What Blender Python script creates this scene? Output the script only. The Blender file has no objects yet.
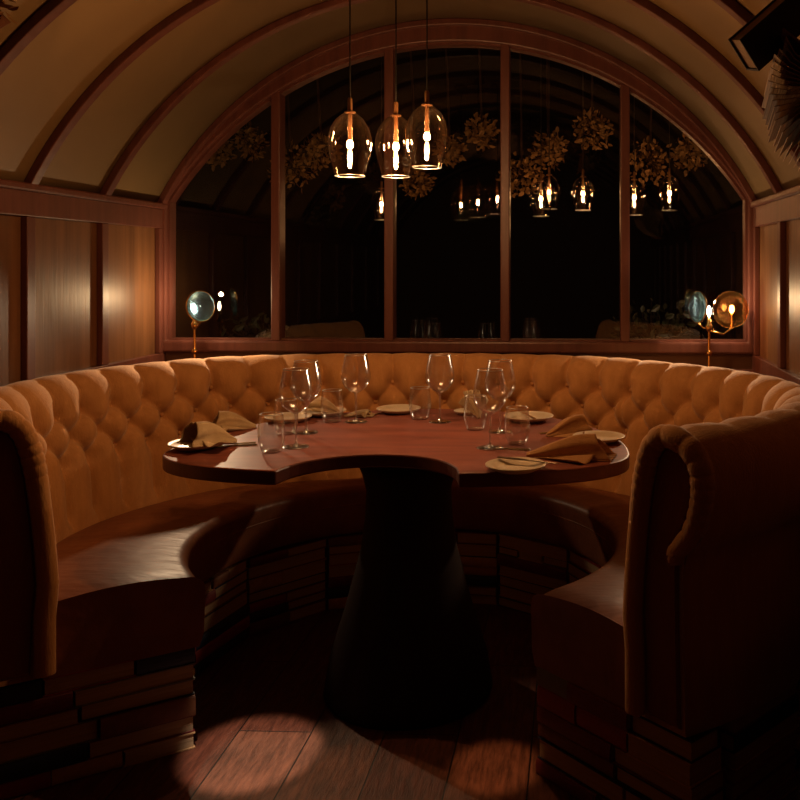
import bpy, math, random
from mathutils import Vector, Matrix
random.seed(7)
PI = math.pi
scn = bpy.context.scene
COL = scn.collection

# ---------------------------------------------------------------- helpers
def mesh_obj(name, verts, faces, mat, parent=None, smooth=False, mats=None, midx=None):
    me = bpy.data.meshes.new(name)
    me.from_pydata([tuple(v) for v in verts], [], faces)
    me.validate()
    o = bpy.data.objects.new(name, me)
    COL.objects.link(o)
    for m in (mats or [mat]):
        me.materials.append(m)
    if midx:
        for p, i in zip(me.polygons, midx):
            p.material_index = i
    if smooth:
        for p in me.polygons:
            p.use_smooth = True
    if parent:
        o.parent = parent
    return o

def empty(name, loc=(0, 0, 0), rotz=0, parent=None):
    o = bpy.data.objects.new(name, None)
    COL.objects.link(o)
    o.location = loc
    o.rotation_euler = (0, 0, rotz)
    o.empty_display_size = .05
    if parent:
        o.parent = parent
    return o

def tag(o, label, cat, group=None):
    o['label'] = label
    o['category'] = cat
    if group:
        o['group'] = group
    return o

def struct(o):
    o['kind'] = 'structure'
    return o

def copy_tree(o, parent=None):
    c = o.copy()
    COL.objects.link(c)
    c.parent = parent
    for ch in list(o.children):
        copy_tree(ch, c)
    return c

def merge(*parts):
    V, F = [], []
    for v, f in parts:
        n = len(V)
        V += [tuple(a) for a in v]
        F += [tuple(i + n for i in q) for q in f]
    return V, F

def box(x0, x1, y0, y1, z0, z1):
    v = [(x0, y0, z0), (x1, y0, z0), (x1, y1, z0), (x0, y1, z0), (x0, y0, z1), (x1, y0, z1), (x1, y1, z1), (x0, y1, z1)]
    f = [(0, 3, 2, 1), (4, 5, 6, 7), (0, 1, 5, 4), (1, 2, 6, 5), (2, 3, 7, 6), (3, 0, 4, 7)]
    return v, f

def lathe(prof, n=32, capb=False, capt=False):
    """prof: list of (r,z) bottom to top"""
    v, f = [], []
    m = len(prof)
    for r, z in prof:
        for i in range(n):
            a = 2 * PI * i / n
            v.append((r * math.cos(a), r * math.sin(a), z))
    for j in range(m - 1):
        for i in range(n):
            k = (i + 1) % n
            f.append((j * n + i, j * n + k, (j + 1) * n + k, (j + 1) * n + i))
    if capb:
        f.append(tuple(reversed(range(n))))
    if capt:
        f.append(tuple((m - 1) * n + i for i in range(n)))
    return v, f

def tube(pts, rad, n=10, closed=False, cap=True):
    """pts list of Vector, rad float or list"""
    pts = [Vector(p) for p in pts]
    m = len(pts)
    v, f = [], []
    up = Vector((0, 0, 1))
    prev = None
    for i, p in enumerate(pts):
        if closed:
            t = pts[(i + 1) % m] - pts[i - 1]
        else:
            t = pts[min(i + 1, m - 1)] - pts[max(i - 1, 0)]
        t.normalize()
        if prev is None:
            a = up if abs(t.dot(up)) < .9 else Vector((1, 0, 0))
            nrm = (a - t * a.dot(t)).normalized()
        else:
            nrm = (prev - t * prev.dot(t)).normalized()
        prev = nrm
        b = t.cross(nrm)
        r = rad[i] if isinstance(rad, (list, tuple)) else rad
        for k in range(n):
            a = 2 * PI * k / n
            v.append(p + (nrm * math.cos(a) + b * math.sin(a)) * r)
    seg = m if closed else m - 1
    for i in range(seg):
        i2 = (i + 1) % m
        for k in range(n):
            k2 = (k + 1) % n
            f.append((i * n + k, i * n + k2, i2 * n + k2, i2 * n + k))
    if cap and not closed:
        f.append(tuple(reversed(range(n))))
        f.append(tuple((m - 1) * n + k for k in range(n)))
    return v, f

def xf(vf, M):
    v, f = vf
    return [M @ Vector(a) for a in v], f

def bevel(o, w, seg=2, ang=35):
    m = o.modifiers.new('bevel', 'BEVEL')
    m.width = w
    m.segments = seg
    m.limit_method = 'ANGLE'
    m.angle_limit = math.radians(ang)
    return o

def solid(o, t, off=0):
    m = o.modifiers.new('solid', 'SOLIDIFY')
    m.thickness = t
    m.offset = off
    return o

def lerp_tab(tab, x):
    """catmull-rom through (x,y) table"""
    if x <= tab[0][0]:
        return tab[0][1]
    if x >= tab[-1][0]:
        return tab[-1][1]
    for i in range(len(tab) - 1):
        if tab[i][0] <= x <= tab[i + 1][0]:
            x0, y0 = tab[i]
            x1, y1 = tab[i + 1]
            t = (x - x0) / (x1 - x0)
            xm, ym = tab[max(i - 1, 0)]
            xp, yp = tab[min(i + 2, len(tab) - 1)]
            m0 = (y1 - ym) / (x1 - xm) * (x1 - x0) if x1 != xm else 0
            m1 = (yp - y0) / (xp - x0) * (x1 - x0) if xp != x0 else 0
            return (2 * t**3 - 3 * t**2 + 1) * y0 + (t**3 - 2 * t**2 + t) * m0 + (-2 * t**3 + 3 * t**2) * y1 + (t**3 - t**2) * m1

# ---------------------------------------------------------------- materials
def new_mat(name):
    m = bpy.data.materials.new(name)
    m.use_nodes = True
    nt = m.node_tree
    nt.nodes.clear()
    out = nt.nodes.new('ShaderNodeOutputMaterial')
    return m, nt, out

def pbr(name, col, rough=.5, col2=None, scale=(8, 8, 8), bump=0, bscale=None, metal=0, sheen=0, coat=0, detail=5,
        spec=.5, thresh=(.35, .65), wave=None, seed=0, emis=None):
    m, nt, out = new_mat(name)
    N, L = nt.nodes.new, nt.links.new
    b = N('ShaderNodeBsdfPrincipled')
    L(b.outputs[0], out.inputs[0])
    b.inputs['Roughness'].default_value = rough
    b.inputs['Metallic'].default_value = metal
    b.inputs['Sheen Weight'].default_value = sheen
    b.inputs['Sheen Roughness'].default_value = .4
    b.inputs['Coat Weight'].default_value = coat
    b.inputs['Specular IOR Level'].default_value = spec
    b.inputs['Base Color'].default_value = (*col, 1)
    tc = N('ShaderNodeTexCoord')
    mp = N('ShaderNodeMapping')
    mp.inputs['Scale'].default_value = scale
    mp.inputs['Location'].default_value = (seed * 3.1, seed * 1.7, seed)
    L(tc.outputs['Object'], mp.inputs[0])
    nz = N('ShaderNodeTexNoise')
    nz.inputs['Scale'].default_value = 1
    nz.inputs['Detail'].default_value = detail
    nz.inputs['Roughness'].default_value = .6
    L(mp.outputs[0], nz.inputs['Vector'])
    if col2:
        r = N('ShaderNodeValToRGB')
        r.color_ramp.elements[0].position = thresh[0]
        r.color_ramp.elements[1].position = thresh[1]
        r.color_ramp.elements[0].color = (*col, 1)
        r.color_ramp.elements[1].color = (*col2, 1)
        L(nz.outputs[0], r.inputs[0])
        L(r.outputs[0], b.inputs['Base Color'])
    if bump:
        n2 = N('ShaderNodeTexNoise')
        mp2 = N('ShaderNodeMapping')
        mp2.inputs['Scale'].default_value = bscale or scale
        L(tc.outputs['Object'], mp2.inputs[0])
        L(mp2.outputs[0], n2.inputs['Vector'])
        n2.inputs['Scale'].default_value = 1
        n2.inputs['Detail'].default_value = 4
        bp = N('ShaderNodeBump')
        bp.inputs['Strength'].default_value = bump
        bp.inputs['Distance'].default_value = .01
        L(n2.outputs[0], bp.inputs['Height'])
        L(bp.outputs[0], b.inputs['Normal'])
    return m

def thin_glass(name, tint=(1, 1, 1), base=.06, edge=.75, rough=.0, blend=.35):
    m, nt, out = new_mat(name)
    N, L = nt.nodes.new, nt.links.new
    tr = N('ShaderNodeBsdfTransparent')
    tr.inputs[0].default_value = (*tint, 1)
    gl = N('ShaderNodeBsdfGlossy')
    gl.inputs['Roughness'].default_value = rough
    lw = N('ShaderNodeLayerWeight')
    lw.inputs['Blend'].default_value = blend
    mr = N('ShaderNodeMapRange')
    mr.inputs['From Min'].default_value = 0
    mr.inputs['From Max'].default_value = 1
    mr.inputs['To Min'].default_value = base
    mr.inputs['To Max'].default_value = edge
    L(lw.outputs['Facing'], mr.inputs[0])
    mx = N('ShaderNodeMixShader')
    L(mr.outputs[0], mx.inputs[0])
    L(tr.outputs[0], mx.inputs[1])
    L(gl.outputs[0], mx.inputs[2])
    L(mx.outputs[0], out.inputs[0])
    return m

def emit(name, col, s):
    m, nt, out = new_mat(name)
    e = nt.nodes.new('ShaderNodeEmission')
    e.inputs[0].default_value = (*col, 1)
    e.inputs[1].default_value = s
    nt.links.new(e.outputs[0], out.inputs[0])
    return m

M_vault = pbr('vault_plaster', (.215, .140, .062), .5, (.265, .172, .076), (2, 2, 2), bump=.04, bscale=(30, 30, 30), detail=2, spec=.3)
M_trim = pbr('mahogany_trim', (.095, .030, .022), .42, (.14, .047, .034), (30, 30, 3), bump=.03, detail=4)
M_oak = pbr('oak_panel', (.10, .042, .017), .44, (.20, .09, .036), (22, 22, 1.5), bump=.08, bscale=(70, 70, 4), detail=6, thresh=(.3, .7))
M_wall = pbr('dark_wall', (.10, .045, .025), .6, (.13, .06, .03), (4, 4, 4))
M_velvet = pbr('gold_velvet', (.50, .245, .088), .85, (.57, .29, .11), (40, 40, 5), bump=.25, bscale=(260, 260, 60), sheen=.35, spec=.15)
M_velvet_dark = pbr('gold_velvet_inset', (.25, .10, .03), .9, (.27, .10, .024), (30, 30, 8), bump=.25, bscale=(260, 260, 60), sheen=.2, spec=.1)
M_leather = pbr('brown_leather', (.19, .064, .028), .42, (.26, .094, .044), (7, 7, 7), bump=.35, bscale=(8, 26, 14), spec=.42)
M_table = pbr('mahogany_table', (.16, .040, .024), .52, (.25, .066, .038), (4, 26, 26), bump=.02, detail=6, spec=.4)
M_tedge = pbr('mahogany_edge', (.09, .022, .014), .4, (.13, .032, .02), (4, 26, 26))
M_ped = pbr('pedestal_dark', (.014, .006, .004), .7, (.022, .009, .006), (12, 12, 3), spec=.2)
M_brass = pbr('brass', (.62, .36, .12), .25, (.7, .42, .16), (20, 20, 20), metal=1)
M_bronze = pbr('aged_bronze', (.16, .07, .025), .45, (.22, .10, .035), (20, 20, 20), metal=.6)
M_black = pbr('black_cord', (.01, .008, .007), .6)
M_plate = pbr('cream_ceramic', (.62, .50, .35), .35, (.66, .54, .38), (20, 20, 20), coat=.2)
M_napkin = pbr('linen_napkin', (.47, .34, .19), .85, (.54, .40, .23), (60, 60, 60), bump=.3, bscale=(400, 400, 400), sheen=.2, spec=.2)
M_napkin2 = pbr('tan_linen_napkin', (.40, .20, .075), .85, (.46, .24, .09), (60, 60, 60), bump=.3, bscale=(400, 400, 400), sheen=.2, spec=.2)
M_steel = pbr('cutlery_metal', (.72, .6, .42), .22, metal=1)
M_page = pbr('page_block', (.38, .25, .14), .8, (.50, .35, .21), (3, 3, 400), bump=.3, bscale=(3, 3, 400))
M_leaf = pbr('leaf', (.05, .045, .015), .5, (.09, .05, .02), (30, 30, 30))
M_ground = pbr('outside_ground', (.02, .02, .02), .9)
M_pane = thin_glass('window_glass', (1, 1, 1), base=.075, edge=.5, blend=.2)
M_wine = thin_glass('wine_glass', (.98, .97, .96), base=.09, edge=1.0, blend=.30, rough=.15)
M_rim = thin_glass('glass_rim', (1, 1, 1), base=.8, edge=1, blend=.4, rough=.3)
M_thick = thin_glass('thick_glass', (1, 1, 1), base=.28, edge=.95, blend=.35, rough=.16)
M_shade = thin_glass('pendant_glass', (.90, .82, .74), base=.09, edge=.9, blend=.32, rough=.02)
M_bulb = emit('warm_bulb', (1, .50, .20), 110)
M_bulb2 = emit('lamp_bulb', (1, .80, .58), 30)
m, nt, out = new_mat('lens_glass')
g = nt.nodes.new('ShaderNodeBsdfGlass')
g.inputs['IOR'].default_value = 1.5
g.inputs['Roughness'].default_value = .16
g.inputs['Color'].default_value = (.70, .90, 1, 1)
nt.links.new(g.outputs[0], out.inputs[0])
M_lens = m

# floor planks
m, nt, out = new_mat('floor_planks')
N, L = nt.nodes.new, nt.links.new
b = N('ShaderNodeBsdfPrincipled')
L(b.outputs[0], out.inputs[0])
tc = N('ShaderNodeTexCoord')
mp = N('ShaderNodeMapping')
mp.inputs['Rotation'].default_value = (0, 0, PI / 2)
mp.inputs['Location'].default_value = (.12, .715, 0)
L(tc.outputs['Object'], mp.inputs[0])
br = N('ShaderNodeTexBrick')
br.inputs['Scale'].default_value = 1
br.inputs['Brick Width'].default_value = 1.15
br.inputs['Row Height'].default_value = .2
br.inputs['Mortar Size'].default_value = .0022
br.inputs['Mortar Smooth'].default_value = .2
br.inputs['Color1'].default_value = (.19, .075, .045, 1)
br.inputs['Color2'].default_value = (.12, .035, .020, 1)
br.inputs['Mortar'].default_value = (.004, .002, .001, 1)
br.offset = .37
L(mp.outputs[0], br.inputs[0])
nz = N('ShaderNodeTexNoise')
mp2 = N('ShaderNodeMapping')
mp2.inputs['Scale'].default_value = (70, 9, 9)
L(tc.outputs['Object'], mp2.inputs[0])
L(mp2.outputs[0], nz.inputs['Vector'])
nz.inputs['Scale'].default_value = 1
nz.inputs['Detail'].default_value = 8
nz.inputs['Roughness'].default_value = .7
mx = N('ShaderNodeMixRGB')
mx.blend_type = 'MULTIPLY'
mx.inputs[0].default_value = .75
cr = N('ShaderNodeValToRGB')
cr.color_ramp.elements[0].position = .38
cr.color_ramp.elements[1].position = .62
cr.color_ramp.elements[0].color = (.3, .25, .22, 1)
cr.color_ramp.elements[1].color = (1.3, 1.2, 1.1, 1)
L(nz.outputs[0], cr.inputs[0])
L(br.outputs[0], mx.inputs[1])
L(cr.outputs[0], mx.inputs[2])
L(mx.outputs[0], b.inputs['Base Color'])
b.inputs['Roughness'].default_value = .5
bp = N('ShaderNodeBump')
bp.inputs['Strength'].default_value = .5
bp.inputs['Distance'].default_value = .012
ad = N('ShaderNodeMath')
ad.operation = 'SUBTRACT'
L(nz.outputs[0], ad.inputs[0])
L(br.outputs['Fac'], ad.inputs[1])
L(ad.outputs[0], bp.inputs['Height'])
L(bp.outputs[0], b.inputs['Normal'])
M_floor = m

# ---------------------------------------------------------------- room shell
XL, XR, YB, YF = -1.756, .752, 3.75, -1.2
XC = (XL + XR) / 2
HW = (XR - XL) / 2
ZS = 1.52                       # spring line of the vault
VR, VCZ = 1.406, .884           # vault circle
def vz(x, r=VR, cz=VCZ, xc=XC):
    return cz + math.sqrt(max(r * r - (x - xc)**2, 0))

o = mesh_obj('floor', *box(XL - .1, XR + .1, YF - .1, YB + .15, -.1, 0), M_floor)
struct(o)
for nm, x0, x1 in (('wall_left', XL - .1, XL), ('wall_right', XR, XR + .1)):
    struct(mesh_obj(nm, *box(x0, x1, YF, YB, 0, ZS), M_oak))
struct(mesh_obj('wall_front', *box(XL - .1, XR + .1, YF - .1, YF, 0, 2.4), M_wall))

def arc_sweep(r_in, r_out, y0, y1, n=56, cz=VCZ, xc=XC, hw=None, flat=False):
    hw = hw or HW
    v, f = [], []
    for i in range(n + 1):
        a0 = math.asin(hw / VR) if r_in == VR or True else 0
        a = -a0 + 2 * a0 * i / n
        for r in (r_in, r_out):
            for y in (y0, y1):
                v.append((xc + r * math.sin(a), y, cz + r * math.cos(a)))
    for i in range(n):
        p, q = 4 * i, 4 * (i + 1)
        f += [(p, p + 1, q + 1, q), (p + 2, q + 2, q + 3, p + 3), (p, q, q + 2, p + 2), (p + 1, p + 3, q + 3, q + 1)]
    f += [(0, 2, 3, 1), (4 * n, 4 * n + 1, 4 * n + 3, 4 * n + 2)]
    return v, f
o = mesh_obj('ceiling', *arc_sweep(VR, VR + .08, YF, YB), M_vault, smooth=False)
struct(o)
for p in o.data.polygons:
    p.use_smooth = abs(p.normal.y) < .5
# back wall : low slab + thin infill around the arch
GL, GR, GZS, GR_, GCZ, GXC = -1.722, .711, 1.52, 1.4500, .752, -.5055
low = box(XL - .1, XR + .1, YB, YB + .12, 0, .905)
v, f = [], []
n = 48
for i in range(n + 1):
    x = XL + (XR - XL) * i / n
    z1 = vz(x)
    v += [(x, YB + .02, z1 - .001), (x, YB + .10, z1 - .001), (x, YB + .02, z1 + .12), (x, YB + .10, z1 + .12)]
for i in range(n):
    p, q = 4 * i, 4 * i + 4
    f += [(p, q, q + 2, p + 2), (p + 1, p + 3, q + 3, q + 1), (p, p + 1, q + 1, q), (p + 2, q + 2, q + 3, p + 3)]
struct(mesh_obj('wall_back', *merge(low, (v, f)), M_wall))

# rails and stiles of the panelled side walls, cornice, ribs
tn = [0]
def trim(vf, bev=.004, mat=None, smooth=False):
    tn[0] += 1
    o = mesh_obj('trim_%d' % tn[0], *vf, mat or M_trim, smooth=smooth)
    if bev:
        bevel(o, bev)
    return struct(o)
RY = [3.262, 2.807, 2.352, 1.897, 1.442, .987, .532, .077, -.378, -.833]
for sx, xw in ((1, XL), (-1, XR)):
    def bx(a, b_, *r):
        return box(min(xw + sx * a, xw + sx * b_), max(xw + sx * a, xw + sx * b_), *r)
    trim(bx(0, .022, YF, YB, 1.425, 1.505), .003)                       # frieze rail
    trim(bx(0, .035, YF, YB, 1.505, 1.53), .006)                        # ledge moulding
    trim(bx(0, .022, YF, YB, .80, .90), .003)                           # lower rail
    trim(bx(0, .022, YB - .055, YB, .90, 1.425), .003)                  # corner stile
    for y in RY:
        trim(bx(0, .022, y - .023, y + .023, .90, 1.425), .003)
for y in [3.717] + RY:
    trim(arc_sweep(VR - .026, VR, y - .021, y + .021), .003)
# shelf behind the seat backs, under the window
trim(box(XL, XR, 3.66, YB, .80, .84), .004)
struct(mesh_obj('baseboard_left', *box(XL, XL + .015, YF, YB, 0, .12), M_trim))
struct(mesh_obj('baseboard_right', *box(XR - .015, XR, YF, YB, 0, .12), M_trim))

# window --------------------------------------------------------
win = empty('window_1', ((GL + GR) / 2, YB, .91))
struct(win)
def wpart(name, vf, mat, y=None):
    o = mesh_obj(name, *vf, mat)
    o.parent = win
    o.matrix_parent_inverse = Matrix.Translation(win.location).inverted()
    return o
def arch_path(n, off):
    pts = []
    gl, gr, r = GL - off, GR + off, GR_ + off
    hw = (gr - gl) / 2
    a0 = math.asin(min(hw / r, 1))
    for i in range(n + 1):
        a = -a0 + 2 * a0 * i / n
        pts.append((GXC + r * math.sin(a), GCZ + r * math.cos(a)))
    return pts
def ring_frame(inner, outer, y0, y1):
    v, f = [], []
    m = len(inner)
    for (a, b_) in zip(inner, outer):
        v += [(a[0], y0, a[1]), (a[0], y1, a[1]), (b_[0], y0, b_[1]), (b_[0], y1, b_[1])]
    for i in range(m):
        p, q = 4 * i, 4 * ((i + 1) % m)
        f += [(p, q, q + 2, p + 2), (p + 1, p + 3, q + 3, q + 1), (p, p + 1, q + 1, q), (p + 2, q + 2, q + 3, p + 3)]
    return v, f
inn = [(GL, .952)] + arch_path(60, 0) + [(GR, .952)]
outr = [(XL + .003, .905)]
for (x, z) in arch_path(60, 0):
    xx = XL + .003 + (x - GL) / (GR - GL) * (XR - XL - .006)
    outr.append((xx, vz(xx) - .002))
outr.append((XR - .003, .905))
fr = wpart('window_frame', ring_frame(inn, outr, YB - .028, YB + .06), M_trim)
bevel(fr, .005)
# second stepped bead inside the arch
bead = arch_path(60, -.010)
bd = wpart('glazing_bead', ring_frame([(GL + .008, .960)] + bead + [(GR - .008, .960)], inn, YB - .008, YB + .05), M_trim)
MX = [-1.257, -.778, -.291, .207]
def gz(x):
    return GCZ + math.sqrt(GR_**2 - (x - GXC)**2)
for x in MX:
    o = wpart('mullion', box(x - .019, x + .019, YB - .02, YB + .055, .952, gz(x) + .005), M_trim)
    bevel(o, .004)
edges = [GL + .009] + MX + [GR - .009]
BETA = math.radians(2.6)
for i in range(5):
    xa, xb = edges[i] + (.012 if i else 0), edges[i + 1] - (.012 if i < 4 else 0)
    xm = (xa + xb) / 2
    be = 0
    v, f = [], []
    K = 14
    for k in range(K + 1):
        x = xa + (xb - xa) * k / K
        y = YB + .018 - (x - xm) * math.tan(be)
        ztop = gz(min(max(x, GL + .013), GR - .013)) - .012
        v += [(x, y, .958), (x, y, ztop)]
    for k in range(K):
        f.append((2 * k, 2 * k + 2, 2 * k + 3, 2 * k + 1))
    wpart('window_pane', (v, f), M_pane)
# ground outside
struct(mesh_obj('ground', *box(-5, 4, YB + .13, 8, -.1, .3), M_ground))

# ---------------------------------------------------------------- banquette
CX, CY = -.51, 2.68
PR, PL = -46.0, 215.5
RHO = [(-46, 1.02), (-33, 1.075), (-21, 1.12), (0, 1.13), (18, 1.07), (34, .985), (50, .935), (70, .855), (90, .83), (112, .87), (130, .975),
       (143, 1.06), (156, 1.09), (180, 1.12), (200, 1.10), (215.5, 1.03)]
RIN = [(-46, .585), (0, .63), (45, .66), (90, .68), (135, .68), (180, .63), (215.5, .585)]
def rho(p): return lerp_tab(RHO, p)
def rin(p): return lerp_tab(RIN, p)
def pol(r, p, z=0):
    a = math.radians(p)
    return Vector((CX + r * math.cos(a), CY + r * math.sin(a), z))
# arc length table
NS = 680
PH = [PR + (PL - PR) * i / NS for i in range(NS + 1)]
S = [0]
for i in range(NS):
    S.append(S[-1] + (pol(rho(PH[i + 1]) - .07, PH[i + 1]) - pol(rho(PH[i]) - .07, PH[i])).length)
SL = S[-1]
NCOL = 34
W = SL / NCOL
Z1, DZ = .815, .073
def s_of(p):
    t = (p - PR) / (PL - PR) * NS
    i = min(int(t), NS - 1)
    return S[i] + (S[i + 1] - S[i]) * (t - i)
CORN = [round(s_of(37) / W) * W, round(s_of(141) / W) * W]
PROF_IN = [(-.100, .272), (-.100, .42), (-.104, .46), (-.107, .50)]
z = .51
face_tab = [(.50, -.107), (.6, -.100), (.7, -.090), (.8, -.076), (.86, -.060), (.90, -.036), (.925, -.008)]
prof = list(PROF_IN)
while z < .85:
    prof.append((lerp_tab(face_tab, z), z))
    z += .0075
crest = [(-.060, .862), (-.052, .880), (-.041, .896), (-.027, .910), (-.010, .920), (.010, .925), (.030, .922), (.050, .912), (.068, .896), (.081, .875),
         (.089, .85), (.092, .82), (.091, .79), (.087, .76), (.078, .725), (.066, .695), (.052, .672), (.040, .660)]
prof += crest
NP_IN = len(prof)
prof += [(.040, .60), (.044, .45), (.050, .272)]
def tuft(s, z, seg_len):
    """puff height in metres"""
    u = s / W
    A = .038
    r = (Z1 - z) / DZ
    if r < 0:
        h = abs(math.sin(PI * u))**(1.24 - .88 * min(1, -r / .7))
    elif r > 2:
        h = abs(math.sin(PI * u))**(1.24 - .75 * min(1, (r - 2) / .7))
        # pleats fade a little near the seat
    else:
        h = (abs(math.sin(PI * (u + r / 2))) * abs(math.sin(PI * (u - r / 2))))**.62
    d = 0
    for j in range(3):
        off = .5 if j == 1 else 0
        du = (u - off) - round(u - off)
        dd = (du * W)**2 + (z - (Z1 - j * DZ))**2
        d += math.exp(-dd / (.019**2)) * .020
    g = 0
    for c_ in CORN:
        g += math.exp(-((s - c_) / .008)**2) * .012
    return A * (h - 1) - d - g
V, F = [], []
npf = len(prof)
pn = []
for j in range(npf):
    a = prof[max(j - 1, 0)]
    b_ = prof[min(j + 1, npf - 1)]
    tx, tz = b_[0] - a[0], b_[1] - a[1]
    l = math.hypot(tx, tz)
    pn.append((-tz / l, tx / l))           # outward normal of the upholstered side
rnd = random.Random(3)
wob = [rnd.uniform(-1, 1) for _ in range(NCOL + 2)]
def kout(p):
    e = min(p - PR, PL - p)
    return 1 + .34 * max(0, 1 - e / 26)**1.0
for i, p in enumerate(PH):
    R = rho(p)
    ko = kout(p)
    s = S[i]
    fe = min(1, min(s, SL - s) / .05)
    for j, (dr, z) in enumerate(prof):
        h = 0
        if 3 <= j < NP_IN:
            if z < .50 and dr < 0:
                k = .5
            elif dr < .0:
                k = 1
            else:
                k = max(0, 1 - (dr + .012) / .05) if z > .8 else 0
            if k > 0:
                h = tuft(s, z if dr < 0 else .93, 0) * k * (1 if dr < 0 else .7)
                h *= fe
                h += (1 - fe) * -.004
        V.append(pol(R + (dr * ko if dr > 0 and z > .655 else dr) + pn[j][0] * h, p, z + pn[j][1] * h))
for i in range(NS):
    for j in range(npf - 1):
        a = i * npf + j
        F.append((a, a + 1, a + npf + 1, a + npf))
    F.append((i * npf + npf - 1, i * npf, (i + 1) * npf, (i + 1) * npf + npf - 1))
F.append(tuple(range(npf)))
F.append(tuple(reversed([NS * npf + j for j in range(npf)])))
banq = empty('banquette', (CX, CY, .27))
tag(banq, 'curved horseshoe banquette in tufted golden brown velvet around the table', 'banquette')
def bpart(name, V, F, mat, smooth=True, parent=None):
    o = mesh_obj(name, V, F, mat, smooth=smooth)
    o.parent = parent or banq
    o.matrix_parent_inverse = Matrix.Translation(banq.location).inverted()
    return o
bk = bpart('backrest', V, F, M_velvet)
# buttons
nb = 0
for c_ in range(2, NCOL - 1):
    for j in range(3):
        s = (c_ + (.5 if j == 1 else 0)) * W
        if s > SL - 1.5 * W:
            continue
        i = min(range(NS + 1), key=lambda q: abs(S[q] - s))
        p = PH[i]
        z = Z1 - j * DZ
        dr = lerp_tab(face_tab, z) + .052
        ctr = pol(rho(p) + dr, p, z)
        n_ = (pol(rho(p), p) - pol(rho(p) + .1, p)).normalized()
        rot = n_.to_track_quat('Z', 'Y').to_matrix().to_4x4()
        v, f = lathe([(.0075, 0), (.0085, .003), (.0065, .0055), (.003, .0065)], 10, True, True)
        v, f = xf((v, f), Matrix.Translation(ctr) @ rot)
        if nb < 98:
            bpart('button', v, f, M_velvet)
            nb += 1
# seat
sp = []
for t in range(0, 7):
    a = math.radians(180 - 90 * t / 6)
    sp.append(('in', .035 + .035 * math.cos(a) , .425 + .028 * math.sin(a)))
V, F = [], []
NS2 = 240
rows = []
for i in range(NS2 + 1):
    p = PR + (PL - PR) * i / NS2
    r0, r1 = rin(p), rho(p) - .088
    e = min(i, NS2 - i) / 6.0
    ez = -.012 * max(0, 1 - e)**2
    row = [(r0 + .012, .274), (r0 + .004, .30), (r0 + .002, .36), (r0, .40)]
    for _, d, z in sp:
        row.append((r0 + d, z + ez))
    for k in range(1, 9):
        t = k / 8
        row.append((r0 + .035 + (r1 - r0 - .035) * t, .453 + .014 * math.sin(PI * t) * .9 + ez - .004 * t))
    row.append((r1, .274))
    rows.append([pol(a, p, z) for a, z in row])
m_ = len(rows[0])
for r in rows:
    V += r
for i in range(NS2):
    for j in range(m_ - 1):
        a = i * m_ + j
        F.append((a, a + 1, a + m_ + 1, a + m_))
    F.append((i * m_ + m_ - 1, i * m_, (i + 1) * m_, (i + 1) * m_ + m_ - 1))
F.append(tuple(range(m_)))
F.append(tuple(reversed([NS2 * m_ + j for j in range(m_)])))
seat = bpart('seat', V, F, M_leather)
bevel(seat, .014, 3, 60)
seat['label'] = 'darker smooth brown seat'
# seat piping along the lower front edge
v, f = tube([pol(rin(PR + (PL - PR) * i / 120) + .004, PR + (PL - PR) * i / 120, .385) for i in range(121)], .004, 6)
bpart('seat_piping', v, f, M_leather)
# arm fronts: pleated roll and inset panel
def arm_front(p, sgn, nm):
    a = math.radians(p)
    er = Vector((math.cos(a), math.sin(a), 0))
    ep = Vector((-math.sin(a), math.cos(a), 0)) * sgn      # pointing out of the end face
    R = rho(p)
    base = pol(0, 0) - Vector((0, 0, 0))
    O = Vector((CX, CY, 0)) + er * R
    tr = .026
    off = [((dr * 1.34 if dr > 0 else dr) - pn[j][0] * tr * .75, z - pn[j][1] * tr * .75) for j, (dr, z) in enumerate(prof[:NP_IN])]
    path = [(off[0][0], .285)] + off[1:]
    path += [(.034, .652), (.020, .656)]
    # resample
    P = [Vector((x, z)) for x, z in path]
    D = [0]
    for i in range(len(P) - 1):
        D.append(D[-1] + (P[i + 1] - P[i]).length)
    n = 330
    pts, rad = [], []
    k = 0
    for i in range(n + 1):
        d = D[-1] * i / n
        while k < len(D) - 2 and D[k + 1] < d:
            k += 1
        t = (d - D[k]) / max(D[k + 1] - D[k], 1e-6)
        q = P[k].lerp(P[k + 1], min(t, 1))
        pts.append(O + er * q.x + Vector((0, 0, q.y)) + ep * .012)
        top = min(1, max(0, (d - .42) / .1))
        pl = (1 - abs(math.sin(d * 95 + 1.6 * math.sin(d * 23)))**.4) * .15 * top
        rr = tr * (.92 + .10 * top) * (1 - pl)
        if d > D[-1] - .012:
            rr *= math.sqrt(max(.05, 1 - ((d - D[-1] + .012) / .012)**2))
        if d > .42:
            rr *= 1 - .28 * min(1, max(0, (d - .78) / .25))
        rad.append(rr)
    v, f = tube(pts, rad, 14)
    bpart('armrest_roll', v, f, M_velvet)
    # inset panel : slightly proud of the end face, follows the profile
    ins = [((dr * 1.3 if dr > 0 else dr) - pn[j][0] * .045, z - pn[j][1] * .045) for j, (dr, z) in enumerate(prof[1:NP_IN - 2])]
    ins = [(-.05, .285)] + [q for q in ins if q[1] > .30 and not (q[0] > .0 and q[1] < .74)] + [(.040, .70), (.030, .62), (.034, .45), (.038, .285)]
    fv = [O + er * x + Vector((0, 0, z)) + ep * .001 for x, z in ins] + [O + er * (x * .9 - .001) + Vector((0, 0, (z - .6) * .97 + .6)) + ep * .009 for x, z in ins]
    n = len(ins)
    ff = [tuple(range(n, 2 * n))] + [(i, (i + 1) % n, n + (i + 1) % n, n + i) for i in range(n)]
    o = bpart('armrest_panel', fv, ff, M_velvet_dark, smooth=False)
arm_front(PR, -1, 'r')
arm_front(PL, 1, 'l')
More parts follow.
